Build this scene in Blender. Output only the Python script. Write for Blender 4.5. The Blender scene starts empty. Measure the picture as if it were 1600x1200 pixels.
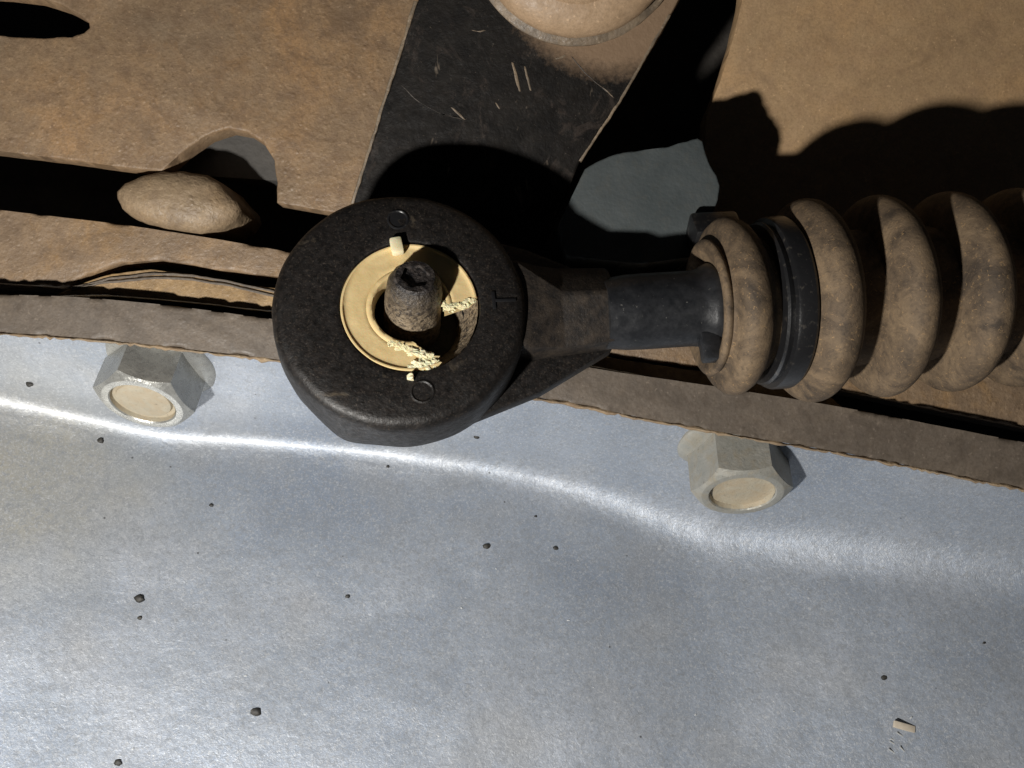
import bpy, bmesh, math, random
from mathutils import Vector, Matrix, noise
random.seed(7)
MM = 0.001
scene = bpy.context.scene
COL = scene.collection

# ------------------------------------------------------------ camera
D = 140.0                       # mm from the lens to the z = 0 plane
K = 1540.0                      # pixels (of 1600) per unit tangent
cam = bpy.data.cameras.new("camera"); camo = bpy.data.objects.new("camera", cam); COL.objects.link(camo)
camo.location = (0, 0, D*MM); cam.sensor_width = 36; cam.lens = 36*K/1600
cam.clip_start = 0.002; cam.clip_end = 5
scene.camera = camo
# ------------------------------------------------------------ world: the dark underside of a car
w = bpy.data.worlds.new("World"); scene.world = w; w.use_nodes = True
bg = w.node_tree.nodes["Background"]; bg.inputs[0].default_value = (0.75, 0.85, 1, 1); bg.inputs[1].default_value = 0.010
# ------------------------------------------------------------ hand torch, low on the left
LP = Vector((-86, -72, 138))
ld = bpy.data.lights.new("torch", 'POINT'); lo = bpy.data.objects.new("torch", ld); COL.objects.link(lo)
lo.location = LP*MM; ld.energy = 2.05; ld.color = (1.0, 0.965, 0.91); ld.shadow_soft_size = 0.0045
scene.view_settings.view_transform = 'Standard'; scene.view_settings.look = 'None'
scene.view_settings.exposure = 0; scene.view_settings.gamma = 1

# ------------------------------------------------------------ helpers
def P(px, py, z=0.0):           # a point at depth z (mm) seen at photo pixel (px, py)
    s = (D - z)/K
    return Vector(((px-800)*s, (600-py)*s, z))
def PP(px, py, p0, n):          # the point of a plane seen at a photo pixel
    o = Vector((0, 0, D)); d = Vector(((px-800)/K, (600-py)/K, -1))
    return o + d*((p0-o).dot(n)/d.dot(n))
def lerp_curve(pts, x):
    if x <= pts[0][0]:
        a, b = pts[0], pts[1]
    elif x >= pts[-1][0]:
        a, b = pts[-2], pts[-1]
    else:
        for a, b in zip(pts, pts[1:]):
            if a[0] <= x <= b[0]: break
    return a[1] + (b[1]-a[1])*(x-a[0])/(b[0]-a[0])
def smooth_curve(pts, x, r=50):
    return sum(lerp_curve(pts, x+o*r/4)*wt for o, wt in zip(range(-4, 5), (1,2,3,4,5,4,3,2,1)))/25
def fin(name, me, mat, parent=None, sharp=35, smooth=True):
    vs = [v.co.copy() for v in me.vertices]
    lo_ = Vector([min(v[i] for v in vs) for i in range(3)]); hi = Vector([max(v[i] for v in vs) for i in range(3)])
    c = (lo_+hi)/2
    for v in me.vertices: v.co = (v.co-c)*MM
    if smooth:
        for p in me.polygons: p.use_smooth = True
        me.set_sharp_from_angle(angle=math.radians(sharp))
    for m in (mat if isinstance(mat, (list, tuple)) else [mat]): me.materials.append(m)
    o = bpy.data.objects.new(name, me); COL.objects.link(o)
    o.location = c*MM
    if parent:
        o.parent = parent
        base = parent.location.copy()
        if parent.parent: base += parent.parent.location
        o.location = c*MM - base
    return o
def mesh(name, verts, faces, mat, parent=None, sharp=35, smooth=True):
    me = bpy.data.meshes.new(name); me.from_pydata([tuple(v) for v in verts], [], faces)
    bm = bmesh.new(); bm.from_mesh(me); bmesh.ops.recalc_face_normals(bm, faces=bm.faces); bm.to_mesh(me); bm.free()
    return fin(name, me, mat, parent, sharp, smooth)
def frombm(name, bm, mat, parent=None, sharp=35):
    me = bpy.data.meshes.new(name); bmesh.ops.recalc_face_normals(bm, faces=bm.faces); bm.to_mesh(me); bm.free()
    return fin(name, me, mat, parent, sharp)
def thing(name, loc, label, cat, group=None):
    o = bpy.data.objects.new(name, None); COL.objects.link(o); o.location = loc*MM
    o.empty_display_size = 0.005
    return tag(o, label, cat, group)
def tag(o, label, cat, group=None):
    o["label"] = label; o["category"] = cat
    if group: o["group"] = group
    return o
def resample(pts, step):
    out = []
    n = len(pts)
    for i in range(n):
        a, b = pts[i], pts[(i+1) % n]
        k = max(1, int((b-a).length/step))
        for j in range(k): out.append(a + (b-a)*(j/k))
    return out
def plate(name, outline, z, depth, mat, parent=None, bevel=0.6, jag=0.12, step=1.3, plane=None, seed=0, segs=3):
    """solid slab whose front outline is given in photo pixels at depth z (or on a plane)"""
    pts = [(PP(x, y, *plane) if plane else P(x, y, z)) for x, y in outline]
    pts = resample(pts, step)
    q = []
    for v in pts:
        nn = noise.noise_vector(Vector((v.x*0.55, v.y*0.55, seed*7.3))) + 0.6*noise.noise_vector(Vector((v.x*1.7, v.y*1.7, seed*3.1)))
        q.append(Vector((v.x+nn.x*jag, v.y+nn.y*jag, v.z)))
    bm = bmesh.new()
    f = bm.faces.new([bm.verts.new(v) for v in q])
    r = bmesh.ops.extrude_face_region(bm, geom=[f])
    vs = [g for g in r['geom'] if isinstance(g, bmesh.types.BMVert)]
    for v in vs: v.co.z -= depth
    # the original face is the front now; bevel its rim
    rim = [e for e in f.edges]
    if bevel > 0:
        bmesh.ops.bevel(bm, geom=rim, offset=bevel, segments=segs, profile=0.5, affect='EDGES', clamp_overlap=True)
    return frombm(name, bm, mat, parent, 50)
def lathe(name, prof, org, ax, xdir, mat, parent=None, seg=72, bump=0.0, freq=0.5, sharp=35, closed=False, a0=0, a1=360):
    """prof = [(radius, height along ax)]"""
    ax = ax.normalized(); xd = (xdir - ax*xdir.dot(ax)).normalized(); yd = ax.cross(xd)
    vs, fs = [], []
    m = len(prof)
    for i in range(seg):
        t = 2*math.pi*i/seg; d = xd*math.cos(t)+yd*math.sin(t)
        for r, h in prof:
            p = org + d*r + ax*h
            if bump: p = p + (d if r > 0.05 else ax)*noise.noise(p*freq)*bump + d*noise.noise(p*freq*3.1)*bump*0.35*(1 if r > 0.05 else 0)
            vs.append(p)
    for i in range(seg):
        j = (i+1) % seg
        for k in range(m if closed else m-1):
            k2 = (k+1) % m
            fs.append((i*m+k, j*m+k, j*m+k2, i*m+k2))
    me = bpy.data.meshes.new(name); me.from_pydata([tuple(v) for v in vs], [], fs)
    bm = bmesh.new(); bm.from_mesh(me); bmesh.ops.remove_doubles(bm, verts=bm.verts, dist=1e-4)
    return frombm(name, bm, mat, parent, sharp)
def box(name, org, ux, uy, uz, sx, sy, sz, mat, parent=None, bevel=0.15, jit=0.0):
    bm = bmesh.new()
    bmesh.ops.create_cube(bm, size=1)
    for v in bm.verts:
        c = v.co; v.co = org + ux*c.x*sx + uy*c.y*sy + uz*c.z*sz + Vector((random.uniform(-1,1),random.uniform(-1,1),random.uniform(-1,1)))*jit
    if bevel: bmesh.ops.bevel(bm, geom=list(bm.edges), offset=bevel, segments=2, profile=0.5, affect='EDGES', clamp_overlap=True)
    return frombm(name, bm, mat, parent, 40)

# ------------------------------------------------------------ materials
class NT:
    def __init__(s, name):
        s.m = bpy.data.materials.new(name); s.m.use_nodes = True
        s.t = s.m.node_tree; s.b = s.t.nodes["Principled BSDF"]
        tc = s.t.nodes.new("ShaderNodeTexCoord")
        geo = s.t.nodes.new("ShaderNodeNewGeometry")
        vm = s.t.nodes.new("ShaderNodeVectorMath"); vm.operation = 'SCALE'; vm.inputs[3].default_value = 1000
        s.t.links.new(geo.outputs["Position"], vm.inputs[0]); s.co = vm.outputs[0]   # everything stands still: millimetres in the place
        s.geo = geo
    def link(s, a, b): s.t.links.new(a, b)
    def noise(s, scale, detail=5, rough=0.6, dist=0.0, stretch=None):
        co = s.co
        if stretch:
            mp = s.t.nodes.new("ShaderNodeMapping"); mp.inputs["Scale"].default_value = stretch; s.link(co, mp.inputs[0]); co = mp.outputs[0]
        n = s.t.nodes.new("ShaderNodeTexNoise"); n.inputs["Scale"].default_value = scale; n.inputs["Detail"].default_value = detail
        n.inputs["Roughness"].default_value = rough; n.inputs["Distortion"].default_value = dist; s.link(co, n.inputs["Vector"])
        return n.outputs["Fac"]
    def voro(s, scale, feature='F1', rnd=1.0):
        n = s.t.nodes.new("ShaderNodeTexVoronoi"); n.inputs["Scale"].default_value = scale; n.feature = feature
        n.inputs["Randomness"].default_value = rnd; s.link(s.co, n.inputs["Vector"]); return n.outputs["Distance"]
    def ramp(s, fac, stops):
        r = s.t.nodes.new("ShaderNodeValToRGB"); e = r.color_ramp.elements
        while len(e) < len(stops): e.new(0.5)
        for el, (p, c) in zip(e, stops):
            el.position = p; el.color = (c, c, c, 1) if isinstance(c, (int, float)) else (*c, 1)
        s.link(fac, r.inputs[0]); return r.outputs[0]
    def mix(s, fac, a, b, mode='MIX'):
        m = s.t.nodes.new("ShaderNodeMix"); m.data_type = 'RGBA'; m.blend_type = mode
        for v, i in ((fac, 0), (a, 6), (b, 7)):
            if isinstance(v, (int, float)): m.inputs[i].default_value = v if i == 0 else (v, v, v, 1)
            elif isinstance(v, tuple): m.inputs[i].default_value = (*v, 1)
            else: s.link(v, m.inputs[i])
        return m.outputs[2]
    def math(s, op, a, b=0.0):
        m = s.t.nodes.new("ShaderNodeMath"); m.operation = op
        for v, i in ((a, 0), (b, 1)):
            if isinstance(v, (int, float)): m.inputs[i].default_value = v
            else: s.link(v, m.inputs[i])
        return m.outputs[0]
    def dist_to(s, p):
        v = s.t.nodes.new("ShaderNodeVectorMath"); v.operation = 'DISTANCE'; s.link(s.co, v.inputs[0]); v.inputs[1].default_value = tuple(p)
        return v.outputs["Value"]
    def out(s, color, rough=0.6, metal=0.0, spec=0.5, bumps=(), **kw):
        for v, k in ((color, "Base Color"), (rough, "Roughness"), (metal, "Metallic"), (spec, "Specular IOR Level")):
            if isinstance(v, (int, float)): s.b.inputs[k].default_value = v
            elif isinstance(v, tuple): s.b.inputs[k].default_value = (*v, 1)
            else: s.link(v, s.b.inputs[k])
        prev = None
        for h, dist_mm, st in bumps:
            bn = s.t.nodes.new("ShaderNodeBump"); bn.inputs["Distance"].default_value = dist_mm*MM; bn.inputs["Strength"].default_value = st
            s.link(h, bn.inputs["Height"])
            if prev: s.link(prev, bn.inputs["Normal"])
            prev = bn.outputs[0]
        if prev: s.link(prev, s.b.inputs["Normal"])
        for k, v in kw.items(): s.b.inputs[k.replace('_', ' ')].default_value = v
        return s.m

def dirt_metal(name, a, b, c, dark, grain=1.0, rough=0.52, big=0.06):
    n = NT(name)
    col = n.ramp(n.noise(big, 6, 0.62, 0.6), [(0.30, a), (0.5, b), (0.68, c)])
    col = n.mix(n.ramp(n.noise(0.35, 5, 0.65), [(0.43, 0.0), (0.70, 0.8)]), col, dark)
    col = n.mix(n.ramp(n.noise(0.17, 7, 0.75, 1.0), [(0.54, 0.0), (0.68, 0.6)]), col, tuple(x*0.8 for x in c))
    col = n.mix(n.ramp(n.noise(0.09, 7, 0.75, 0.8), [(0.34, 0.55), (0.47, 0.0)]), col, tuple(x*0.72 for x in dark))
    col = n.mix(n.ramp(n.noise(2.3, 3, 0.7), [(0.35, 0.45), (0.55, 0.0)]), col, tuple(x*0.55 for x in b))
    col = n.mix(n.ramp(n.noise(1.6, 2, 0.5), [(0.66, 0.0), (0.74, 0.5)]), col, tuple(min(1, x*1.6) for x in b))
    r = n.ramp(n.noise(0.8, 4), [(0.3, rough-0.14), (0.7, rough+0.14)])
    return n.out(col, r, 0.0, 0.45, [(n.noise(0.2, 3, 0.5), 0.4, 0.4), (n.noise(1.25, 3, 0.5, 0.4), 0.17*grain, 0.8), (n.math('MULTIPLY', n.ramp(n.voro(0.75), [(0.0, 1.0), (0.34, 0.0)]), n.ramp(n.noise(0.12, 3), [(0.4, 0.15), (0.62, 1.0)])), 0.13*grain, 0.8), (n.noise(4.0, 2, 0.6), 0.05*grain, 0.8)])
M_case = dirt_metal("dusty_rusted_case", (0.225, 0.162, 0.104), (0.275, 0.186, 0.11), (0.33, 0.20, 0.10), (0.17, 0.11, 0.068))
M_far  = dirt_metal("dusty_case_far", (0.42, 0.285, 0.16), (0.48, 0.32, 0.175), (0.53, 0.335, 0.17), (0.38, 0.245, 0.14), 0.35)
M_strip = dirt_metal("dusty_flange", (0.22, 0.16, 0.108), (0.26, 0.18, 0.112), (0.33, 0.20, 0.09), (0.16, 0.11, 0.072), 1.1)
M_gasket = dirt_metal("dusty_gasket", (0.30, 0.20, 0.10), (0.36, 0.24, 0.12), (0.40, 0.26, 0.12), (0.15, 0.095, 0.05), 0.9)
M_rail = dirt_metal("brown_rim", (0.118, 0.096, 0.076), (0.148, 0.119, 0.093), (0.178, 0.14, 0.104), (0.09, 0.071, 0.055), 0.45, 0.55)
M_crust = dirt_metal("ochre_crust", (0.28, 0.20, 0.12), (0.36, 0.265, 0.165), (0.44, 0.35, 0.24), (0.20, 0.13, 0.08), 0.9, 0.8, 0.15)
M_dome = dirt_metal("dusty_bolt_head", (0.38, 0.265, 0.165), (0.42, 0.29, 0.18), (0.47, 0.315, 0.19), (0.33, 0.22, 0.13), 0.35, 0.5)
M_pebble = dirt_metal("dusty_stud", (0.27, 0.20, 0.125), (0.31, 0.225, 0.14), (0.37, 0.25, 0.14), (0.20, 0.14, 0.09), 1.3)
def m_grey():
    n = NT("grey_cast_metal")
    col = n.ramp(n.noise(0.12, 5), [(0.35, (0.050, 0.060, 0.062)), (0.65, (0.072, 0.083, 0.085))])
    col = n.mix(n.ramp(n.noise(0.6, 5, 0.7), [(0.5, 0), (0.8, 0.35)]), col, (0.10, 0.09, 0.07))
    return n.out(col, 0.62, 0.0, 0.4, [(n.noise(1.4, 3), 0.12, 0.6), (n.noise(0.3, 3), 0.25, 0.4)])
M_grey = m_grey()
def m_dark():
    n = NT("dark_backdrop")
    col = n.ramp(n.noise(0.1, 5), [(0.35, (0.05, 0.045, 0.04)), (0.65, (0.085, 0.075, 0.065))])
    return n.out(col, 0.75, 0, 0.3, [(n.noise(0.7, 3), 0.4, 0.6)])
M_dark = m_dark()
def m_cast():
    n = NT("grey_inner_wall")
    col = n.ramp(n.noise(0.1, 5), [(0.35, (0.065, 0.062, 0.058)), (0.65, (0.095, 0.088, 0.08))])
    return n.out(col, 0.75, 0, 0.3, [(n.noise(0.7, 3), 0.4, 0.6)])
M_inner = m_cast()
def m_pan():
    n = NT("zinc_plated_steel")
    col = n.ramp(n.noise(0.035, 4, 0.55, 0.3), [(0.33, (0.285, 0.335, 0.42)), (0.50, (0.35, 0.40, 0.48)), (0.68, (0.42, 0.46, 0.53))])
    # warm stain on the upper left and along the seam
    st = n.ramp(n.math('ADD', n.dist_to(P(60, 740, -55)), n.math('MULTIPLY', n.noise(0.12, 4), 26.0)), [(0.0, 1.0), (1.0, 0.0)])
    stn = n.t.nodes.new("ShaderNodeMapRange"); stn.inputs[1].default_value = 16; stn.inputs[2].default_value = 46; stn.inputs[3].default_value = 0.68; stn.inputs[4].default_value = 0.0
    n.link(n.math('ADD', n.dist_to(P(40, 760, -55)), n.math('MULTIPLY', n.noise(0.12, 4), 26.0)), stn.inputs[0])
    col = n.mix(stn.outputs[0], col, (0.47, 0.41, 0.26))
    col = n.mix(n.ramp(n.noise(0.055, 5, 0.6), [(0.52, 0.0), (0.72, 0.4)]), col, (0.43, 0.41, 0.375))
    # fine mottling of the plating
    col = n.mix(n.ramp(n.noise(1.0, 6, 0.75, 1.2), [(0.38, 0.8), (0.54, 0.0)]), col, (0.30, 0.32, 0.35))
    col = n.mix(n.ramp(n.noise(2.2, 4, 0.72, 0.9), [(0.50, 0.0), (0.68, 0.75)]), col, (0.60, 0.62, 0.645))
    col = n.mix(n.ramp(n.noise(0.16, 2, 0.6), [(0.40, 0.16), (0.6, 0.0)]), col, (0.28, 0.31, 0.35))
    # tiny scratches and white flecks
    col = n.mix(n.ramp(n.noise(1.0, 3, 0.7, 0.3, (0.35, 1.6, 1.0)), [(0.62, 0.0), (0.74, 0.4)]), col, (0.58, 0.60, 0.62))
    col = n.mix(n.ramp(n.noise(0.5, 5, 0.75, 1.5), [(0.60, 0.0), (0.72, 0.35)]), col, (0.22, 0.235, 0.26))
    fl = n.math('MULTIPLY', n.ramp(n.voro(0.42), [(0.03, 1.0), (0.07, 0.0)]), n.ramp(n.noise(0.23, 2), [(0.5, 0.0), (0.55, 1.0)]))
    col = n.mix(n.math('MULTIPLY', fl, 0.8), col, (0.75, 0.76, 0.76))
    pit = n.ramp(n.voro(0.17), [(0.025, 1.0), (0.045, 0.0)])
    col = n.mix(n.math('MULTIPLY', pit, 0.75), col, (0.05, 0.05, 0.05))
    r = n.ramp(n.noise(0.5, 5, 0.7), [(0.3, 0.38), (0.7, 0.50)])
    return n.out(col, r, 0.28, 0.6, [(n.noise(0.07, 3), 1.0, 0.5), (n.noise(1.1, 5, 0.7, 0.6), 0.11, 0.8), (n.noise(4, 3, 0.6), 0.03, 0.9)], Coat_Weight=0.5, Coat_Roughness=0.2)
M_pan = m_pan()
def m_plastic():
    n = NT("black_dusty_plastic")
    col = n.ramp(n.noise(0.9, 6, 0.7), [(0.38, (0.004, 0.0036, 0.0034)), (0.66, (0.015, 0.012, 0.0105))])
    col = n.mix(n.ramp(n.noise(3.0, 3, 0.75), [(0.56, 0.0), (0.74, 0.7)]), col, (0.085, 0.066, 0.05))
    col = n.mix(n.ramp(n.noise(0.22, 6, 0.7, 0.6), [(0.62, 0.0), (0.74, 0.6)]), col, (0.12, 0.095, 0.065))
    for pt, a_, b_ in ((P(434, 503, -5), 2.4, 3.0), (P(482, 562, -3), 2.6, 3.6), (P(520, 600, -3), 2.0, 3.2), (P(455, 535, -4), 1.8, 2.8)):
        mr = n.t.nodes.new("ShaderNodeMapRange"); mr.inputs[1].default_value = a_; mr.inputs[2].default_value = b_+0.8; mr.inputs[3].default_value = 0.75; mr.inputs[4].default_value = 0.0
        n.link(n.math('ADD', n.dist_to(pt), n.math('MULTIPLY', n.noise(1.1, 5, 0.7), 3.2)), mr.inputs[0])
        col = n.mix(mr.outputs[0], col, (0.24, 0.175, 0.11))
    r = n.ramp(n.noise(1.3, 4), [(0.3, 0.38), (0.7, 0.6)])
    return n.out(col, r, 0, 0.5, [(n.noise(2.4, 4, 0.65), 0.08, 0.9), (n.noise(0.5, 3), 0.22, 0.5)])
M_plastic = m_plastic()
def m_hub():
    n = NT("brown_dusty_plastic")
    col = n.ramp(n.noise(0.5, 6, 0.7), [(0.38, (0.012, 0.010, 0.009)), (0.68, (0.045, 0.034, 0.025))])
    col = n.mix(n.ramp(n.noise(3.0, 3, 0.75), [(0.60, 0.0), (0.78, 0.6)]), col, (0.15, 0.115, 0.08))
    return n.out(col, 0.62, 0, 0.4, [(n.noise(2.4, 4, 0.65), 0.12, 0.8), (n.noise(0.5, 3), 0.25, 0.5)])
M_hub = m_hub()
def m_rod():
    n = NT("satin_black_rod")
    col = n.ramp(n.noise(0.5, 6, 0.7), [(0.38, (0.010, 0.011, 0.013)), (0.66, (0.024, 0.025, 0.028))])
    col = n.mix(n.ramp(n.noise(1.8, 3, 0.7), [(0.66, 0.0), (0.76, 0.6)]), col, (0.22, 0.21, 0.19))
    return n.out(col, n.ramp(n.noise(0.6, 4), [(0.3, 0.30), (0.7, 0.52)]), 0, 0.55, [(n.noise(0.6, 4), 0.15, 0.6)])
M_rod = m_rod()
def m_black():
    n = NT("black_gloss_band")
    col = n.mix(n.ramp(n.noise(0.9, 4, 0.7), [(0.58, 0.0), (0.75, 0.5)]), (0.012, 0.012, 0.013), (0.13, 0.115, 0.095))
    return n.out(col, 0.33, 0, 0.55, [(n.noise(0.8, 4), 0.12, 0.6)])
M_black = m_black()
def m_boot():
    n = NT("dusty_rubber")
    col = n.ramp(n.noise(0.16, 6, 0.68, 0.8), [(0.32, (0.050, 0.037, 0.026)), (0.48, (0.13, 0.092, 0.058)), (0.66, (0.215, 0.152, 0.092))])
    col = n.mix(n.ramp(n.noise(0.8, 5, 0.7, 1.2), [(0.50, 0.0), (0.70, 0.7)]), col, (0.06, 0.045, 0.033))
    col = n.mix(n.ramp(n.noise(1.9, 3, 0.65, 1.0), [(0.60, 0.0), (0.70, 0.7)]), col, (0.36, 0.23, 0.11))
    return n.out(col, 0.7, 0, 0.35, [(n.noise(0.5, 4), 0.12, 0.5), (n.noise(2.2, 4, 0.65, 0.8), 0.12, 0.8)])
M_boot = m_boot()
def m_cream(name, a, b, sss=0.12):
    n = NT(name)
    col = n.ramp(n.noise(0.35, 5), [(0.35, a), (0.65, b)])
    col = n.mix(n.ramp(n.noise(1.6, 4, 0.7), [(0.62, 0.0), (0.78, 0.4)]), col, (0.36, 0.25, 0.10))
    return n.out(col, 0.6, 0, 0.35, [(n.noise(0.8, 4), 0.16, 0.5)], Subsurface_Weight=sss, Subsurface_Scale=0.0008)
M_cream = m_cream("cream_plastic", (0.62, 0.465, 0.225), (0.69, 0.53, 0.275))
M_pale = m_cream("broken_cream_plastic", (0.74, 0.64, 0.38), (0.82, 0.75, 0.52), 0.2)
def m_stud():
    n = NT("grimy_steel")
    col = n.ramp(n.noise(0.55, 6, 0.7), [(0.30, (0.06, 0.048, 0.038)), (0.46, (0.20, 0.155, 0.105)), (0.66, (0.33, 0.26, 0.175))])
    col = n.mix(n.ramp(n.noise(1.7, 3, 0.7), [(0.40, 0.85), (0.5, 0.0)]), col, (0.03, 0.025, 0.023))
    col = n.mix(n.ramp(n.noise(2.6, 3, 0.7), [(0.62, 0.0), (0.70, 0.8)]), col, (0.50, 0.42, 0.30))
    mr = n.t.nodes.new("ShaderNodeMapRange"); mr.inputs[1].default_value = 5.2; mr.inputs[2].default_value = 8.4; mr.inputs[3].default_value = 0.88; mr.inputs[4].default_value = 0.0
    n.link(n.math('ADD', n.dist_to(P(649, 432, 2.5)), n.math('MULTIPLY', n.noise(0.9, 5, 0.7), 3.5)), mr.inputs[0])
    col = n.mix(mr.outputs[0], col, (0.030, 0.025, 0.022))       # black grease on the upper half of the pin
    return n.out(col, 0.45, 0.1, 0.5, [(n.noise(1.4, 4, 0.65), 0.4, 0.9), (n.noise(0.6, 4), 0.5, 0.6)])
M_stud = m_stud()
def m_tip():
    n = NT("black_greasy_steel")
    col = n.ramp(n.noise(1.2, 5, 0.7), [(0.40, (0.012, 0.011, 0.012)), (0.68, (0.075, 0.062, 0.055))])
    return n.out(col, 0.45, 0.1, 0.5, [(n.noise(1.4, 4, 0.65), 0.4, 0.9)])
M_tip = m_tip()
lp0 = P(780, 250, -25); lpn = Vector((0.0, -0.27, 1)).normalized()      # the lever's face leans towards the viewer at the top
DOME_C = PP(903, -112, lp0+lpn*3.1, lpn)
def m_lever():
    n = NT("scuffed_black_paint")
    col = n.ramp(n.noise(0.25, 6, 0.7), [(0.38, (0.0045, 0.0038, 0.0034)), (0.66, (0.013, 0.0108, 0.009))])
    col = n.mix(n.ramp(n.noise(0.13, 6, 0.75, 1.5), [(0.55, 0.0), (0.64, 0.5)]), col, (0.050, 0.038, 0.031))
    col = n.mix(n.ramp(n.noise(0.5, 3, 0.75, 0.4, (1, 0.22, 1)), [(0.66, 0.0), (0.75, 0.5)]), col, (0.20, 0.16, 0.12))
    col = n.mix(n.ramp(n.noise(2.4, 3, 0.75), [(0.66, 0.0), (0.76, 0.5)]), col, (0.18, 0.145, 0.11))
    # brown dust that has settled round the bolt head, thickest on its right
    mr = n.t.nodes.new("ShaderNodeMapRange"); mr.inputs[1].default_value = 18.4; mr.inputs[2].default_value = 22.4; mr.inputs[3].default_value = 1.0; mr.inputs[4].default_value = 0.0
    n.link(n.math('ADD', n.dist_to(PP(962, -72, lp0, lpn)), n.math('MULTIPLY', n.noise(1.2, 5, 0.8), 5.0)), mr.inputs[0])
    col = n.mix(n.math('MULTIPLY', mr.outputs[0], 0.9), col, (0.23, 0.155, 0.098))
    return n.out(col, n.ramp(n.noise(0.8, 4), [(0.3, 0.5), (0.7, 0.72)]), 0, 0.14, [(n.noise(0.35, 4), 0.35, 0.6), (n.noise(1.8, 4, 0.65), 0.10, 0.8)])
M_lever = m_lever()
M_scuff = dirt_metal("chipped_paint", (0.05, 0.04, 0.032), (0.07, 0.056, 0.045), (0.10, 0.08, 0.06), (0.02, 0.016, 0.013), 0.5)
M_edge = dirt_metal("dusty_lever_edge", (0.15, 0.11, 0.075), (0.20, 0.15, 0.10), (0.26, 0.19, 0.12), (0.05, 0.04, 0.03), 0.8)
def m_zinc(name, a, b, dust, amount, metal, rough):
    n = NT(name)
    col = n.ramp(n.noise(0.4, 5), [(0.35, a), (0.65, b)])
    col = n.mix(n.ramp(n.noise(0.3, 6, 0.7, 0.7), [(0.60-amount, 0.0), (0.80-amount, 0.9)]), col, dust)
    col = n.mix(n.ramp(n.noise(1.5, 4, 0.7), [(0.60, 0.0), (0.72, 0.6)]), col, (0.12, 0.10, 0.08))
    return n.out(col, n.ramp(n.noise(0.8, 4), [(0.3, rough-0.08), (0.7, rough+0.1)]), metal, 0.5, [(n.noise(1.4, 4, 0.65), 0.14, 0.8)])
M_zinc = m_zinc("bright_zinc", (0.40, 0.40, 0.38), (0.50, 0.50, 0.47), (0.40, 0.37, 0.31), 0.02, 0.6, 0.28)
M_zincd = m_zinc("dusty_zinc", (0.32, 0.32, 0.29), (0.40, 0.39, 0.35), (0.36, 0.315, 0.235), 0.12, 0.25, 0.45)
M_recess = m_zinc("dust_filled_recess", (0.42, 0.38, 0.29), (0.48, 0.43, 0.33), (0.44, 0.36, 0.25), 0.2, 0.0, 0.6)
def m_speck():
    n = NT("black_grit"); return n.out(n.ramp(n.noise(2.0), [(0.4, (0.012, 0.012, 0.012)), (0.7, (0.06, 0.055, 0.045))]), 0.6)
M_speck = m_speck()
def m_chip():
    n = NT("beige_flake"); return n.out(n.ramp(n.noise(1.0), [(0.4, (0.62, 0.54, 0.43)), (0.7, (0.72, 0.64, 0.52))]), 0.55)
M_chip = m_chip()
def m_fleck():
    n = NT("pale_grey_fleck"); return n.out(n.ramp(n.noise(1.0), [(0.4, (0.50, 0.52, 0.53)), (0.7, (0.62, 0.62, 0.60))]), 0.5)
M_fleck = m_fleck()

# ------------------------------------------------------------ the gearbox casing behind everything
case = thing("gearbox_case", P(300, 200, -40), "dusty rust-brown gearbox casing plates behind the black lever and cable", "gearbox")
bw = [P(-400, -400, -82), P(2000, -400, -82), P(2000, 900, -82), P(-400, 900, -82)]
plate("inner_wall", [(-300, -300), (1900, -300), (1900, 800), (-300, 800)], -82, 4, M_dark, case, 0, 0, 40)  # plain dark grey backdrop across the whole frame
plate("gap_floor", [(-250, 120), (560, 120), (560, 470), (-250, 470)], -63, 6, M_inner, case, 0, 0, 40)
plate("cover_plate", [(-250, -250), (740, -250), (720, -100), (660, 200), (640, 352), (545, 336), (432, 316), (433, 285), (428, 250), (411, 222), (385, 205),
      (357, 200), (322, 211), (286, 236), (252, 267), (190, 261), (100, 248), (0, 236), (-250, 205), (-250, 56), (0, 56), (70, 59), (112, 57), (130, 51), (139, 43), (138, 35), (124, 22), (92, 5), (50, -8), (0, -14), (-250, -28)],
      -31, 5, M_case, case, 0.45, 0.05, 1.0, seed=1)
TOP2 = [(-250, 305), (0, 328), (200, 352), (330, 372), (460, 395), (700, 432), (1000, 480), (1200, 520), (1900, 640)]
BOT2 = [(1900, 725), (1600, 668), (1330, 612), (1200, 592), (1090, 575), (960, 556), (700, 495), (450, 434), (345, 423), (300, 414), (250, 406), (190, 411), (130, 432), (92, 448), (0, 442), (-250, 425)]
plate("flange", TOP2+BOT2, -30, 18, M_strip, case, 0.8, 0.05, 1.0, seed=2)
pl0 = P(1150, 200, -43); pln = Vector((0.04, -0.15, 0.98)).normalized()
plate("side_face", [(1190, -250), (1172, -100), (1160, 0), (1146, 60), (1126, 125), (1104, 180), (1090, 480), (1950, 600), (1950, -250)], 0, 6, M_far, case, 0.08, 0.08, 1.2, plane=(pl0, pln), seed=3)  # left edge shaped to the border of the lever's cast shadow
lit_patch_out = [(914, 264), (930, 254), (950, 245), (972, 238), (1010, 234), (1045, 229), (1075, 220), (1090, 215), (1098, 220), (1103, 240), (1110, 258), (1120, 274), (1125, 290), (1122, 312), (1113, 334), (1104, 352), (1092, 400), (1000, 412), (885, 400), (876, 372), (872, 352)]
plate("lit_patch_block", lit_patch_out, -22, 26, M_grey, case, 0.35, 0.04, 0.8, seed=4)  # added block shaped like the lit patch, raised to catch the torch
plate("lit_floor_piece", [(250, 150), (470, 150), (470, 285), (250, 270)], -40.5, 6, M_inner, case, 0.3, 0.03, 2.0, seed=24)  # piece of gap floor added behind the notch so torch light lands there

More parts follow.
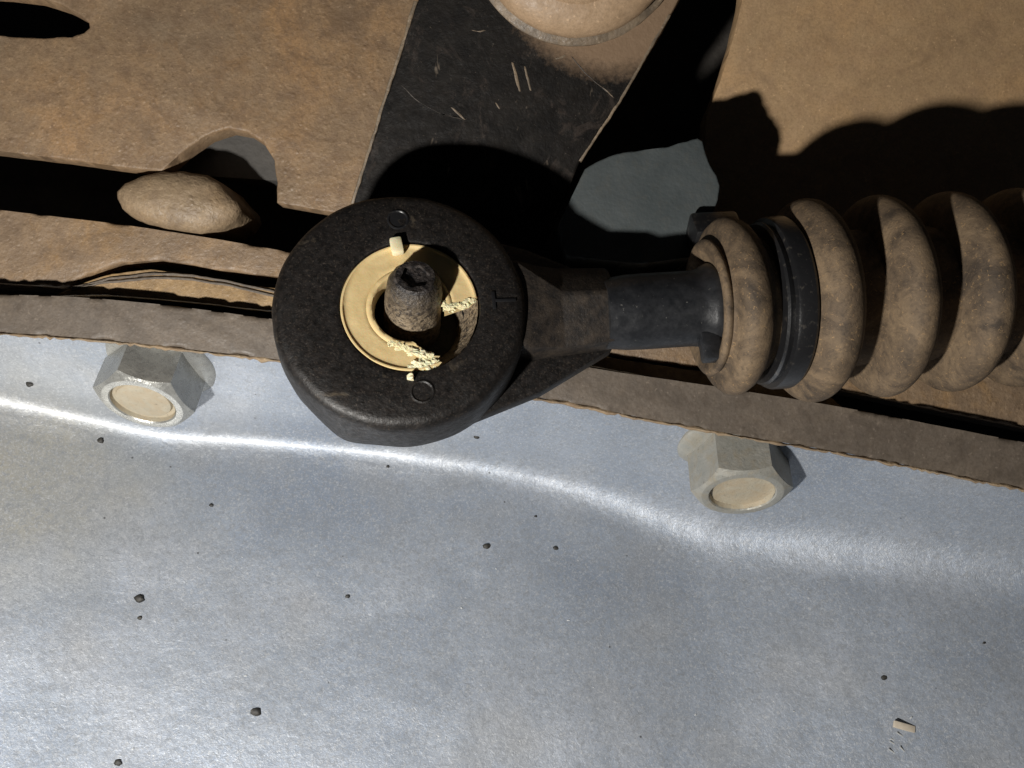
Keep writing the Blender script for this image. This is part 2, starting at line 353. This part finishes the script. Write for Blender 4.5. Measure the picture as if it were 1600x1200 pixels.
# gasket bulging out of the seam
gk = [(88, 460), (130, 442), (175, 428), (235, 421), (290, 427), (345, 440), (450, 453), (620, 475), (960, 560), (1075, 578), (1110, 582), (1300, 622), (1320, 640), (1290, 632), (1120, 606), (1060, 596), (960, 578), (620, 512), (440, 487), (300, 471), (160, 459)]
gasket = tag(plate("gasket", gk, -28.5, 8, M_gasket, None, 0.8, 0.08, 0.9, seed=5), "ochre gasket squeezed out of the seam above the brown rim", "gasket")
for i, (o1, o2) in enumerate((((110, 452), (1, 1)), ((150, 446), (1, 1)))):
    pts = [(112, 453-4*i), (170, 436+5*i), (240, 428+6*i), (300, 431+6*i), (360, 441+6*i), (445, 460+7*i)]
    up = [(x, y-2.2) for x, y in pts]; dn = [(x, y+1.2) for x, y in reversed(pts)]
    plate("crease", up+dn, -28.0, 1.2, M_rail, gasket, 0.1, 0.10, 0.8, seed=20+i)

# ------------------------------------------------------------ oil pan: rim, flange, bend, wall
RT = [(-250, 448), (0, 460), (110, 463), (250, 475), (430, 499), (700, 537), (960, 581), (1100, 601), (1300, 633), (1600, 691), (1900, 755)]
RB = [(-250, 505), (0, 521), (150, 531), (300, 548), (430, 563), (640, 590), (840, 622), (1000, 654), (1150, 681), (1300, 706), (1450, 735), (1600, 766), (1900, 830)]
BEND = [(-250, 590), (0, 622), (150, 655), (250, 679), (400, 685), (600, 700), (760, 722), (900, 752), (1000, 785), (1080, 815), (1160, 827), (1300, 838), (1450, 858), (1600, 882), (1900, 925)]
def flange_pt(x):      # rim edge and bend corner at world x
    dz = 0.0022*max(0.0, min(x, 65.0))**2 + 0.286*max(0.0, x-65.0)      # the pan turns towards the viewer on the right
    dz += 0.0021*max(0.0, min(-25.0-x, 60.0))**2 + 0.252*max(0.0, -85.0-x)     # and a little on the left
    zr, zb = -42.0+dz*0.45, -62.0+dz
    yr = P(0, smooth_curve(RB, 800 + x*K/(D-zr), 40) + 7, zr).y
    yb = P(0, smooth_curve(BEND, 800 + x*K/(D-zb), 60) - 2, zb).y
    ex = min(8.0, -33.0-zr); k_ = ex/(zr-zb)
    yr += (yr-yb)*k_; zr += ex
    return Vector((x, yr, zr)), Vector((x, yb, zb))
def build_pan():
    vs, fs = [], []
    xs = [-120 + i*1.0 for i in range(241)]
    for x in xs:
        A, B = flange_pt(x)
        Wd = Vector((0, -1, 0.46)).normalized()
        Fd = (A-B).normalized()
        R0 = 4.6 + 1.2*max(0.0, min(1.0, (x+70)/50)) + 4.2*max(0.0, min(1.0, (x+5)/45))            # the press radius opens out to the right
        col = []
        L = (A-B).length
        for i in range(9): col.append(A + (B-A)*(i/9)*(1-R0/L))   # flange underside
        p0, p2 = B+Fd*R0, B+Wd*R0
        for i in range(13):
            t = i/12; col.append(p0*(1-t)**2 + B*2*t*(1-t) + p2*t*t)
        for i in range(1, 45): col.append(B+Wd*(R0+i*2.0))
        for k, p in enumerate(col):
            am = 0.30 if k > 20 else 0.12
            p = p + Vector((0, 0.25, 1))*(noise.noise(Vector((p.x*0.035, p.y*0.05, 1.7)))*am*2.2 + noise.noise(Vector((p.x*0.11, p.y*0.12, 5.1)))*am*0.5)
            vs.append(p)
    m = len(vs)//len(xs)
    for i in range(len(xs)-1):
        for k in range(m-1): fs.append((i*m+k, (i+1)*m+k, (i+1)*m+k+1, i*m+k+1))
    n0 = len(vs)
    me = bpy.data.meshes.new("sheet"); me.from_pydata([tuple(v) for v in vs], [], fs)
    bm = bmesh.new(); bm.from_mesh(me)
    for f in bm.faces: f.normal_update()
    return vs, m, xs, bm
pvs, pm, pxs, pbm = build_pan()
pan = thing("oil_pan", P(800, 1000, -40), "bluish grey zinc-plated oil pan wall filling the lower half below the brown rim", "oil pan")
sheet = frombm("sheet", pbm, M_pan, pan, 80)
if sum(p.normal.z for p in sheet.data.polygons) < 0: sheet.data.flip_normals()
sol = sheet.modifiers.new("thickness", 'SOLIDIFY'); sol.thickness = 0.0012; sol.offset = -1
def pan_at(px, py):    # nearest vertex of the pan to a photo pixel
    best = None
    for v in pvs:
        s = K/(D-v.z); d = (800+v.x*s-px)**2 + (600-v.y*s-py)**2
        if best is None or d < best[0]: best = (d, v)
    return PP(px, py, best[1], Vector((0, 0.46, 1)).normalized())
rim_out = [(x, smooth_curve(RT, x, 50)) for x in range(-240, 1900, 40)] + [(x, smooth_curve(RB, x, 50)-2) for x in range(1880, -260, -40)]
plate("rim", rim_out, -24, 6.5, M_rail, pan, 1.0, 0.04, 1.0, seed=6, segs=4)
# ochre crust of dirt along the rim's lower edge
up, dn = [], []
for x in range(-240, 1900, 6):
    y = smooth_curve(RB, x, 50)
    th = 2 + 6*abs(noise.noise(Vector((x*0.006, 3, 1)))) + 3*noise.noise(Vector((x*0.05, 1, 1)))
    up.append((x, y - th)); dn.append((x, y + 3.0 + 4.0*noise.noise(Vector((x*0.045, 9, 2))) + 3.5*noise.noise(Vector((x*0.16, 4, 2)))))
cv, cf = [], []
for (xu, yu), (xd_, yd_) in zip(up, dn):
    ym = (yu*0.45+yd_*0.55); q = 0.12*noise.noise(Vector((xu*0.07, 5, 5)))
    cv += [P(xu, yu, -24.3), P(xu, yu+1.5, -24.0+q*0.4), P(xu, ym, -23.85+q*0.5), P(xd_, yd_-1.5, -24.0), P(xd_, yd_, -24.8), P(xd_, yd_-2, -28.5), P(xu, yu, -28.5)]
for i in range(len(up)-1):
    for k in range(7): cf.append((i*7+k, (i+1)*7+k, (i+1)*7+(k+1) % 7, i*7+(k+1) % 7))
mesh("crust", cv, cf, M_crust, pan, 60)
# grit stuck to the pan wall
for i, (x, y, r) in enumerate([(157, 689, 6), (400, 1114, 9), (760, 854, 6.5), (868, 857, 5), (1382, 1060, 5.5), (217, 936, 8), (218, 966, 4), (46, 600, 6), (330, 790, 4), (745, 682, 5), (184, 1192, 6), (543, 932, 4), (1538, 1005, 3), (837, 807, 3), (606, 729, 3)]):
    c = pan_at(x, y); rr = r*0.118
    bm = bmesh.new(); bmesh.ops.create_icosphere(bm, subdivisions=2, radius=1)
    for v in bm.verts:
        k = 1+0.35*noise.noise(v.co*1.3+Vector((i*3, 0, 0)))
        v.co = c + Vector((v.co.x*rr*k, v.co.y*rr*k*0.85, v.co.z*rr*0.35*k))
    frombm("grit_speck", bm, M_speck, pan, 60)
for i in range(22):
    x, y = random.uniform(20, 1580), random.uniform(860, 1195)
    c = pan_at(x, y); a = random.uniform(-0.9, 0.9); rr = random.uniform(0.12, 0.26)
    ux = Vector((math.cos(a), math.sin(a), 0)); uy = Vector((-math.sin(a), math.cos(a), 0))
    box("pale_fleck", c+Vector((0, 0, 0.05)), ux, uy, Vector((0, 0, 1)), rr*random.uniform(1.2, 3.2), rr, 0.12, M_fleck, pan, 0.04, 0.05)
# beige flake and the scratches under it
zc = Vector((0, 0.46, 1)).normalized()
c = pan_at(1411, 1136); a = math.radians(-16)
ux = Vector((math.cos(a), math.sin(a), 0)); uy = zc.cross(ux)
box("flake", c+zc*0.5, ux, uy, zc, 3.9, 1.15, 0.75, M_chip, pan, 0.08)
for x, y, ln, an in ((1408, 1149, 2.0, -30), (1399, 1158, 1.9, -28), (1398, 1163, 2.2, -32), (1398, 1177, 2.8, -34), (1411, 1172, 1.8, -45)):
    a = math.radians(an); u = Vector((math.cos(a), math.sin(a), 0))
    box("scratch", pan_at(x, y)+zc*0.03, u, zc.cross(u), zc, ln, 0.22, 0.10, M_fleck, pan, 0.02)

# ------------------------------------------------------------ two flange bolts under the rim
def flange_bolt(px, py, z, ax, H, R, m_head, m_rec, label, dish, rot=0.0):
    base = P(px, py, z); ax = ax.normalized()
    t = thing("flange_bolt", base, label, "bolt", "flange bolts of the oil pan")
    view = Vector((0, 0, 1)); fx = (view-ax*view.dot(ax)).normalized(); fx = Matrix.Rotation(math.radians(rot), 3, ax) @ fx   # a flat turned to the viewer
    lathe("washer", [(0.3, -2.5), (R*1.2, -2.5), (R*1.2, 0.7), (R*1.16, 1.1), (R*1.02, 1.6), (R*0.9, 2.0), (0.3, 2.0)], base, ax, fx, m_head, t, 72, 0.05, 0.6)
    yd = ax.cross(fx); vs, fs = [], []
    N = 96; rc = R*0.80
    rings = None
    for i in range(N):
        th = 2*math.pi*i/N
        loc = (th + math.pi/6) % (math.pi/3) - math.pi/6
        rh = R*math.cos(math.pi/6)/math.cos(loc)
        d = fx*math.cos(th)+yd*math.sin(th)
        top = H - max(0.0, rh-rc)*0.62
        prof = [(rh, 1.2), (rh, top), (rc, H), (rc*0.97, H+0.04), (R*0.665, H), (R*0.64, H-0.25)]
        for r, h in prof: vs.append(base + d*r + ax*h)
        m = len(prof)
    for i in range(N):
        j = (i+1) % N
        for k in range(m-1): fs.append((i*m+k, j*m+k, j*m+k+1, i*m+k+1))
    mesh("head", vs, fs, m_head, t, 18)
    if dish:
        lathe("dished_face", [(R*0.64, H-0.22), (R*0.63, H-1.1), (R*0.56, H-1.3), (R*0.53, H-0.75), (R*0.48, H-0.65), (0.0, H-0.6)], base, ax, fx, m_rec, t, 64, 0.04, 0.8)
    else:
        lathe("dished_face", [(R*0.64, H-0.22), (R*0.61, H-1.0), (R*0.50, H-1.25), (R*0.35, H-1.15), (0.0, H-1.1)], base, ax, fx, m_rec, t, 64, 0.16, 0.6)
    return t
flange_bolt(248, 566, -45, Vector((-0.10, -0.80, 0.57)), 9.7, 9.2, M_zinc, M_recess, "clean shiny hex flange bolt under the rim, left of the eyelet", True, -13)
flange_bolt(1150, 696, -45, Vector((-0.02, -0.80, 0.57)), 10.5, 9.2, M_zincd, M_recess, "dusty beige hex flange bolt under the rim, below the bellows", False, 7)

# ------------------------------------------------------------ stud end in the gap on the left
so = P(280, 316, -36)
st = thing("threaded_stud", so, "dusty pebble-shaped stud end in the gap below the cover plate notch", "stud")
def pebble():
    out = [(183, 312), (183, 300), (194, 287), (220, 275), (252, 268), (290, 268), (325, 274), (345, 286), (362, 303), (374, 318), (377, 330), (367, 344), (348, 357), (315, 367), (275, 362), (232, 351), (204, 339), (190, 326)]
    pts = resample([P(x, y, -31) for x, y in out], 0.6)
    cx = sum(pts, Vector())/len(pts); vs, fs = [], []
    n = len(pts); lev = [(1.0, -14.0), (1.0, -1.0), (0.985, 0.1), (0.93, 0.9), (0.82, 1.6), (0.6, 2.3), (0.35, 2.7), (0.12, 2.85)]
    for sc_, h in lev:
        for p in pts:
            q = cx + (p-cx)*sc_ + Vector((0, 0, h)); q += noise.noise_vector(q*0.5)*0.22; vs.append(q)
    for a in range(len(lev)-1):
        for i in range(n): fs.append((a*n+i, a*n+(i+1) % n, (a+1)*n+(i+1) % n, (a+1)*n+i))
    fs.append(tuple((len(lev)-1)*n+i for i in range(n)))
    mesh("end_cap", vs, fs, M_pebble, st, 55)
pebble()
lathe("shank", [(0.2, -14), (4.6, -14), (4.6, -1.2), (0.2, -1.2)], so+Vector((0, 0, -2)), Vector((0, 0, 1)), Vector((1, 0, 0)), M_pebble, st, 40)

# ------------------------------------------------------------ shift lever with its stud
lever = thing("shift_lever", P(750, 250, -28), "scuffed flat black metal lever running up from the eyelet to the round bolt head", "lever")
lev_out = [(690, -150), (653, 0), (600, 165), (552, 320), (548, 420), (566, 560), (592, 640), (635, 664), (690, 640), (740, 560), (800, 470), (862, 358), (907, 250), (965, 164), (1040, 38), (1052, 14), (1095, -60), (1130, -150)]
arm = plate("arm", lev_out, 0, 4.2, [M_lever], lever, 0.45, 0.06, 0.8, plane=(lp0, lpn), seed=8)
# dusty worn edge along the left side
ed = [(652, 0), (600, 165), (552, 318)]
edge = plate("worn_edge", [(x-5, y) for x, y in ed]+[(x+1.5, y+1) for x, y in ed[::-1]], 0, 3.2, M_edge, lever, 0.2, 0.16, 0.7, plane=(lp0-Vector((0, 0, 0.35)), lpn), seed=9, segs=2)
ed = [(1048, 22), (966, 163), (908, 250)]
plate("worn_edge", [(x-3.5, y) for x, y in ed]+[(x+1.0, y+1) for x, y in ed[::-1]], 0, 1.2, M_edge, lever, 0.12, 0.12, 0.6, plane=(lp0+Vector((0, 0, 0.02)), lpn), seed=10, segs=2)
# scars in the paint
def scar(pts, wd, mat, sd):
    a, b = [], []
    for i, (x, y) in enumerate(pts):
        w_ = wd*(0.35+0.65*math.sin(math.pi*min(1, max(0, (i+0.3)/(len(pts)-0.4)))))
        a.append((x-w_, y-w_*0.4)); b.append((x+w_, y+w_*0.4))
    plate("paint_scar", a+b[::-1], 0, 0.5, mat, lever, 0.10, 0.10, 0.5, plane=(lp0+Vector((0, 0, 0.04)), lpn), seed=sd, segs=2)
scar([(801, 97), (806, 118), (812, 143)], 3.2, M_edge, 11); scar([(820, 103), (825, 122), (829, 142)], 2.6, M_edge, 12)
scar([(628, 134), (655, 160), (690, 178), (715, 183), (728, 190)], 2.2, M_scuff, 13); scar([(706, 168), (716, 178), (726, 188)], 5.0, M_edge, 14)
scar([(893, 88), (915, 115), (938, 135), (957, 150)], 1.8, M_scuff, 15); scar([(935, 132), (947, 141), (958, 152)], 2.4, M_edge, 16)
scar([(738, 47), (748, 49), (757, 47)], 2.4, M_edge, 17); scar([(868, 92), (877, 90), (884, 86)], 2.6, M_edge, 18)
scar([(775, 160), (778, 166), (780, 170)], 2.2, M_edge, 19)
T = P(649, 432, 2.5); B = P(641, 530, -10.5)
sax = (T-B).normalized()
ln = (T-B).length
stud = lathe("stud", [(2.4, -ln-16), (2.4, -ln-1.2), (3.3, -ln-0.6), (4.0, -ln), (4.25, -ln+1.5), (4.3, -ln*0.72), (4.15, -ln*0.5), (4.05, -ln*0.3), (4.0, -3.0), (3.85, -2.0), (3.5, -1.1), (3.0, -0.45), (2.5, -0.15), (2.2, -0.1), (2.0, -0.3)],
      T, sax, Vector((1, 0, 0)), M_stud, lever, 64, 0.14, 0.9, 60)
hx = []
vs, fs = [], []
xd = (Vector((1, 0.3, 0))-sax*Vector((1, 0.3, 0)).dot(sax)).normalized(); yd = sax.cross(xd)
for i in range(48):
    th = 2*math.pi*i/48; loc = (th) % (math.pi/3) - math.pi/6
    rh = 1.72*math.cos(math.pi/6)/math.cos(loc); d = xd*math.cos(th)+yd*math.sin(th)
    for r, h in ((3.05, -0.35), (2.75, 0.06), (rh*1.22, 0.06), (rh*1.18, -0.42), (rh*0.6, -0.5), (0.02, -0.5)):
        p = T+d*r+sax*h; vs.append(p + noise.noise_vector(p*1.1)*0.07)
for i in range(48):
    for k in range(5): fs.append((i*6+k, ((i+1) % 48)*6+k, ((i+1) % 48)*6+k+1, i*6+k+1))
mesh("hex_socket", vs, fs, M_tip, stud, 40)

# ------------------------------------------------------------ big round bolt head on the lever
pb = thing("pivot_bolt", DOME_C+Vector((0, 0, -2)), "large round tan bolt head at the top edge on the black lever", "bolt")
dax = lpn
lathe("head", [(0.2, -1.8), (15.4, -1.8), (16.0, -1.0), (16.1, 0.6), (15.7, 1.7), (14.7, 2.7), (12.9, 3.5), (11.4, 3.8), (11.0, 4.4), (10.5, 4.7), (0.0, 5.0)], DOME_C, dax, Vector((1, 0, 0)), M_dome, pb, 96, 0.12, 0.35)
lathe("washer", [(0.2, -3.1), (17.2, -3.1), (17.2, -2.0), (16.8, -1.75), (0.2, -1.75)], DOME_C, dax, Vector((1, 0, 0)), M_edge, pb, 96, 0.1, 0.4)

# ------------------------------------------------------------ cable end: eyelet, neck, rod, bellows
C = P(626, 477, 0)
X = Vector((0.988, 0.07, -0.125)).normalized()
Nn = Vector((0.09, 0.31, 0.94)); Nn = (Nn - X*Nn.dot(X)).normalized()
Y = Nn.cross(X)
def loc(x, y, z): return C + X*x + Y*y + Nn*z
def to_local(px, py, z=0.0):
    p = PP(px, py, C+Nn*z, Nn) - C
    return p.dot(X), p.dot(Y)
cable = thing("shift_cable", loc(10, 0, -8), "black shift cable end with round eyelet, rod and dusty brown bellows", "cable")
hc = to_local(641, 477)                       # the hole sits a touch off the ring's centre
HC = loc(hc[0], hc[1], 0)
# ring: outer profile about C, inner cone about HC
def ring():
    outer = [(17.2, -10.6), (18.0, -10.2), (18.3, -9.4), (18.35, -6.5), (18.25, -2.2), (18.05, -1.3), (17.7, -0.65), (17.2, -0.22), (16.5, -0.02), (13.4, 0.0)]
    inner = [(11.0, 0.0), (10.25, -0.02), (10.02, -0.12), (9.95, -0.4), (9.9, -1.6), (9.2, -2.6), (7.9, -5.0), (7.4, -7.2), (7.2, -10.6)]
    vs, fs = [], []; seg = 120; m = len(outer)+len(inner)
    for i in range(seg):
        t = 2*math.pi*i/seg; d = X*math.cos(t)+Y*math.sin(t)
        for r, h in outer:
            rr = r + (0.75*math.exp(-((math.degrees(t)-240)/9.0)**2) if h < -2.5 else 0.0)
            p = C+d*rr+Nn*h; p += (d*0.6+Nn*0.5)*noise.noise(p*0.25)*0.22; vs.append(p)
        for r, h in inner:
            p = HC+d*r+Nn*h
            if h < -1.7: p += d*noise.noise(p*0.8)*0.35
            vs.append(p)
    for i in range(seg):
        j = (i+1) % seg
        for k in range(m): fs.append((i*m+k, j*m+k, j*m+(k+1) % m, i*m+(k+1) % m))
    return mesh("eyelet", vs, fs, M_plastic, cable, 45)
eye = ring()
lathe("sleeve", [(9.75, -0.9), (9.6, -1.5), (9.1, -2.4), (8.0, -4.2), (7.3, -6.0), (6.9, -8.5)], HC, Nn, X, M_stud, cable, 80, 0.25, 0.8, 60)
# moulding marks: sunk pip with rim, fainter one below, the letter T on its side
for (px, py, rr, mt) in ((622, 343, 1.25, M_black), (660, 612, 1.35, M_plastic)):
    lx, ly = to_local(px, py); o = loc(lx, ly, 0.02)
    lathe("mould_pip", [(rr*1.35, -0.3), (rr*1.28, 0.06), (rr*1.12, 0.13), (rr*1.0, 0.05), (rr*0.96, -0.02), (0.0, -0.02)], o, Nn, X, mt, eye, 36, 0.03, 2.0)
def bar(name, px0, py0, px1, py1, wd, parent, mt):
    a = Vector((*to_local(px0, py0), 0)); b = Vector((*to_local(px1, py1), 0)); d = (b-a); L = d.length; d.normalize()
    m_ = (a+b)/2
    box(name, loc(m_.x, m_.y, 0.03), X*d.x+Y*d.y, X*(-d.y)+Y*d.x, Nn, L, wd, 0.40, mt, parent, 0.06)
bar("letter", 773, 470, 806, 469, 0.45, eye, M_black)
bar("letter", 770, 456, 773, 483, 0.5, eye, M_black)
# lower teardrop web
def web():
    pts = []
    R = 17.7
    for i in range(49):
        t = math.radians(62 + i*(360-124)/48); pts.append((R*math.cos(t), R*math.sin(t)))
    pts += [(20, -11.8), (31.5, -5.9), (32, -5.2), (32, 5.2), (31.5, 5.9), (20, 11.8)]
    bm = bmesh.new(); f = bm.faces.new([bm.verts.new(loc(x, y, -8.2)) for x, y in pts])
    r = bmesh.ops.extrude_face_region(bm, geom=[f])
    for v in r['geom']:
        if isinstance(v, bmesh.types.BMVert): v.co += Nn*-2.6
    bmesh.ops.bevel(bm, geom=list(f.edges), offset=0.5, segments=2, profile=0.5, affect='EDGES')
    frombm("web", bm, M_plastic, cable, 40)
web()
# neck: hipped block between ring and rod
def neck():
    secs = []                      # x, [(y, z)...] going round
    def sec(x, wt, zt, we, ze, yb=0.0): return (x, [(-we, -8.5), (-we, ze), (yb-wt, zt), (yb+wt, zt), (we, ze), (we, -8.5)])
    secs = [sec(14.5, 6.6, -1.0, 7.0, -1.6), sec(17.6, 6.3, -1.3, 6.9, -2.0), sec(20.5, 3.6, -1.4, 6.6, -3.4, 0.3), sec(23.6, 0.35, -1.3, 6.4, -4.4, 0.9), sec(31.2, 0.35, -1.3, 5.9, -4.2, 0.6), sec(31.9, 0.3, -1.8, 5.4, -4.6, 0.6)]
    vs, fs = [], []
    for x, pr in secs:
        for y, z in pr: vs.append(loc(x, y, z))
    n = 6
    for a in range(len(secs)-1):
        for k in range(n): fs.append((a*n+k, a*n+(k+1) % n, (a+1)*n+(k+1) % n, (a+1)*n+k))
    fs.append(tuple(range(n))); fs.append(tuple((len(secs)-1)*n+k for k in range(n)))
    me = bpy.data.meshes.new("neck"); me.from_pydata([tuple(v) for v in vs], [], fs)
    bm = bmesh.new(); bm.from_mesh(me)
    bmesh.ops.bevel(bm, geom=list(bm.edges), offset=0.18, segments=2, profile=0.5, affect='EDGES', clamp_overlap=True)
    frombm("neck", bm, M_hub, cable, 30)
neck()
AX0 = loc(0, -0.8, -6.2)
def t_of(px):
    lo_, hi = 0.0, 160.0
    for _ in range(50):
        m_ = (lo_+hi)/2; p = AX0+X*m_
        if 800+p.x*K/(D-p.z) < px: lo_ = m_
        else: hi = m_
    return lo_
t0, t1 = t_of(972), t_of(1104)
rod = lathe("rod", [(0.2, t0-3), (5.3, t0-3), (5.7, t0+0.4), (5.8, t0+3), (5.8, t1-2.6), (5.95, t1-1.6), (6.5, t1-0.6), (6.75, t1+0.1), (6.7, t1+0.7), (6.2, t1+1.2), (5.0, t1+1.0), (5.0, t1+6)], AX0, X, Y, M_rod, cable, 64, 0.06, 0.5, 40)
# small tab under the rod's lip
box("tab", AX0+X*(t_of(1092))-Y*7.2+Nn*2.0, X, Y, Nn, 3.0, 4.4, 2.6, M_rod, rod, 0.5)
# bellows
tp = lambda px: t_of(px-24)   # the near side of each fold shows further right than its axis
prof = [(5.2, tp(1140)), (6.8, tp(1134)), (8.8, tp(1124)), (9.8, tp(1122)), (10.4, tp(1125)), (10.5, tp(1130)), (10.0, tp(1135)), (10.4, tp(1139)), (11.8, tp(1140)), (12.8, tp(1144)), (13.5, tp(1152)), (13.7, tp(1161)), (13.5, tp(1170)), (12.9, tp(1180)), (11.7, tp(1190)), (10.7, tp(1197)), (10.5, tp(1206)), (10.6, tp(1240)), (10.9, tp(1244))]
rid = [1283, 1394, 1502, 1606, 1706, 1800]
hw = [38, 35, 34, 33, 32, 31]
RR, RG = 15.8, 10.4
for c_, h_ in zip(rid, hw):
    for i in range(15):
        u = -1+2*i/14
        if abs(u) > 0.99: r = RG+0.2
        else: r = RG + (RR-RG)*(1-abs(u)**2.1)**0.62
        prof.append((r, tp(c_+u*h_)))
    prof.append((RG-0.3, tp(c_+h_+7)))
boot = lathe("bellows", prof, AX0, X, Y, M_boot, cable, 120, 0.10, 0.13, 60)
lathe("inner_rod", [(0.2, tp(1150)), (4.2, tp(1150)), (4.2, tp(1840)), (0.2, tp(1840))], AX0, X, Y, M_rod, cable, 24)
band = lathe("clamp_band", [(10.4, tp(1204)), (12.2, tp(1205)), (12.55, tp(1208)), (12.45, tp(1213)), (12.3, tp(1216)), (13.1, tp(1218)), (13.3, tp(1222)), (13.35, tp(1243)), (13.1, tp(1247)), (10.4, tp(1248))], AX0, X, Y, M_black, cable, 96, 0.05, 0.3, 30)
ua = Vector((-0.25, 0.93, 0.1)).normalized()
box("clip", AX0+X*(tp(1176))+Y*14.6-Nn*4.0, X, (Y*0.92-Nn*0.38).normalized(), (Nn*0.92+Y*0.38).normalized(), 8.0, 5.0, 5.0, M_black, band, 0.7)

# ------------------------------------------------------------ cracked cream bushing in the eyelet
bush = thing("bushing", HC-Nn*2, "cracked cream plastic bushing with a missing piece inside the black eyelet", "bushing")
def bushing():
    A0, A1 = math.radians(3), math.radians(292)
    rads = [(9.75, -3.2), (9.8, -0.35), (9.65, -0.16), (9.45, -0.16), (9.25, -0.42), (8.9, -0.50), (8.6, -0.52), (8.2, -0.54), (7.8, -0.55), (7.4, -0.57), (7.0, -0.58), (6.65, -0.59), (6.35, -0.60), (6.15, -0.72), (5.98, -0.55), (5.7, -0.42), (5.35, -0.5), (5.15, -0.9), (5.05, -3.2)]
    n = 150; vs, fs = [], []; m = len(rads)
    bc = HC + X*-0.1
    for i in range(n+1):
        for k, (r, h) in enumerate(rads):
            u = i/n
            s0 = A0 + math.radians(5*noise.noise(Vector((r*1.2, 2.2, 0))) + 4*noise.noise(Vector((r*3.1, 7.2, 0))) - (9.8-r)*2.0)
            s1 = A1 + math.radians(4*noise.noise(Vector((r*1.5, 12.2, 4))) + 4*noise.noise(Vector((r*3.3, 1.2, 4))) - max(0, 8.0-r)*7.5)
            t = s0+(s1-s0)*u
            d = X*math.cos(t)+Y*math.sin(t)
            vs.append(bc+d*r+Nn*(h+0.05*noise.noise(Vector((r, t*4, 0)))))
    for i in range(n):
        for k in range(m): fs.append((i*m+k, (i+1)*m+k, (i+1)*m+(k+1) % m, i*m+(k+1) % m))
    fs.append(tuple(range(m))); fs.append(tuple(n*m+k for k in range(m)))
    mesh("ring", vs, fs, M_cream, bush, 50)
bushing()
lx, ly = to_local(620, 386)
box("tab", loc(lx, ly, 0.25), (X*0.97+Y*0.12).normalized(), (Y*0.97-X*0.12).normalized(), Nn, 1.75, 2.5, 1.5, M_pale, bush, 0.3)
def torn(name, pts, n, spread, smin, smax, sd):
    random.seed(sd); bm = bmesh.new()
    for i in range(n):
        k = random.random()*(len(pts)-1); a = int(k); f = k-a
        px = pts[a][0]+(pts[a+1][0]-pts[a][0])*f + random.gauss(0, spread); py = pts[a][1]+(pts[a+1][1]-pts[a][1])*f + random.gauss(0, spread)
        z = -0.6+random.uniform(-0.5, 0.25)
        lx, ly = to_local(px, py, z); s = random.uniform(smin, smax)*0.72
        r = bmesh.ops.create_cube(bm, size=1.5)
        rot = Matrix.Rotation(random.random()*6, 3, 'X') @ Matrix.Rotation(random.random()*6, 3, 'Z')
        sc_ = Vector((s*random.uniform(0.7, 2.0), s*random.uniform(0.6, 1.4), s*random.uniform(0.3, 0.7)))
        for v in r['verts']:
            c_ = Vector((v.co.x*sc_.x, v.co.y*sc_.y, v.co.z*sc_.z))*(1+0.9*noise.noise(v.co*2.6+Vector((i, 0, 0))))
            v.co = loc(lx, ly, z) + rot @ (c_ + Vector((random.uniform(-1, 1), random.uniform(-1, 1), random.uniform(-1, 1)))*s*0.35)
    o = frombm(name, bm, M_pale, bush, 20); o["kind"] = "stuff"
def lumps(spots, sd):
    bm = bmesh.new()
    for i, (px, py, rad) in enumerate(spots):
        lx, ly = to_local(px, py, -0.6); r = bmesh.ops.create_icosphere(bm, subdivisions=4, radius=1)
        for v in r['verts']:
            d = v.co.copy(); q = d*rad*1.6 + Vector((i*3.1+sd, 0, 0))
            k = 1 + 0.55*noise.noise(q*0.9) + 0.38*noise.noise(q*2.3) + 0.20*noise.noise(q*5.0)
            v.co = loc(lx, ly, -0.62) + (X*d.x*1.15 + Y*d.y*0.9 + Nn*d.z*0.5)*rad*k
    o = frombm("torn_edge", bm, M_pale, bush, 25); o["kind"] = "stuff"
lumps([(614, 537, 0.55), (624, 541, 0.65), (634, 544, 0.6), (645, 549, 0.8), (656, 553, 0.75), (667, 559, 0.95), (675, 568, 0.85), (668, 576, 0.8), (656, 571, 0.95), (646, 576, 0.7), (662, 566, 0.8)], 1.0)
lumps([(693, 474, 0.5), (701, 479, 0.6), (710, 477, 0.55), (719, 477, 0.6), (728, 474, 0.6), (735, 468, 0.55)], 40.0)
torn("torn_edge", [(608, 535), (630, 541), (650, 548), (668, 556), (682, 566), (676, 577), (652, 581)], 70, 4.0, 0.08, 0.30, 3)
torn("torn_edge", [(690, 477), (702, 483), (714, 479), (724, 480), (735, 473)], 34, 2.4, 0.08, 0.28, 5)
random.seed(11)
lx, ly = to_local(642, 590)
bm = bmesh.new(); bmesh.ops.create_icosphere(bm, subdivisions=2, radius=0.55)
for v in bm.verts: v.co = loc(lx, ly, 0.35) + v.co*(1+0.5*noise.noise(v.co*3))
tag(frombm("plastic_crumb", bm, M_pale, None, 25), "tiny cream plastic crumb lying on the black eyelet below the bushing", "crumb")
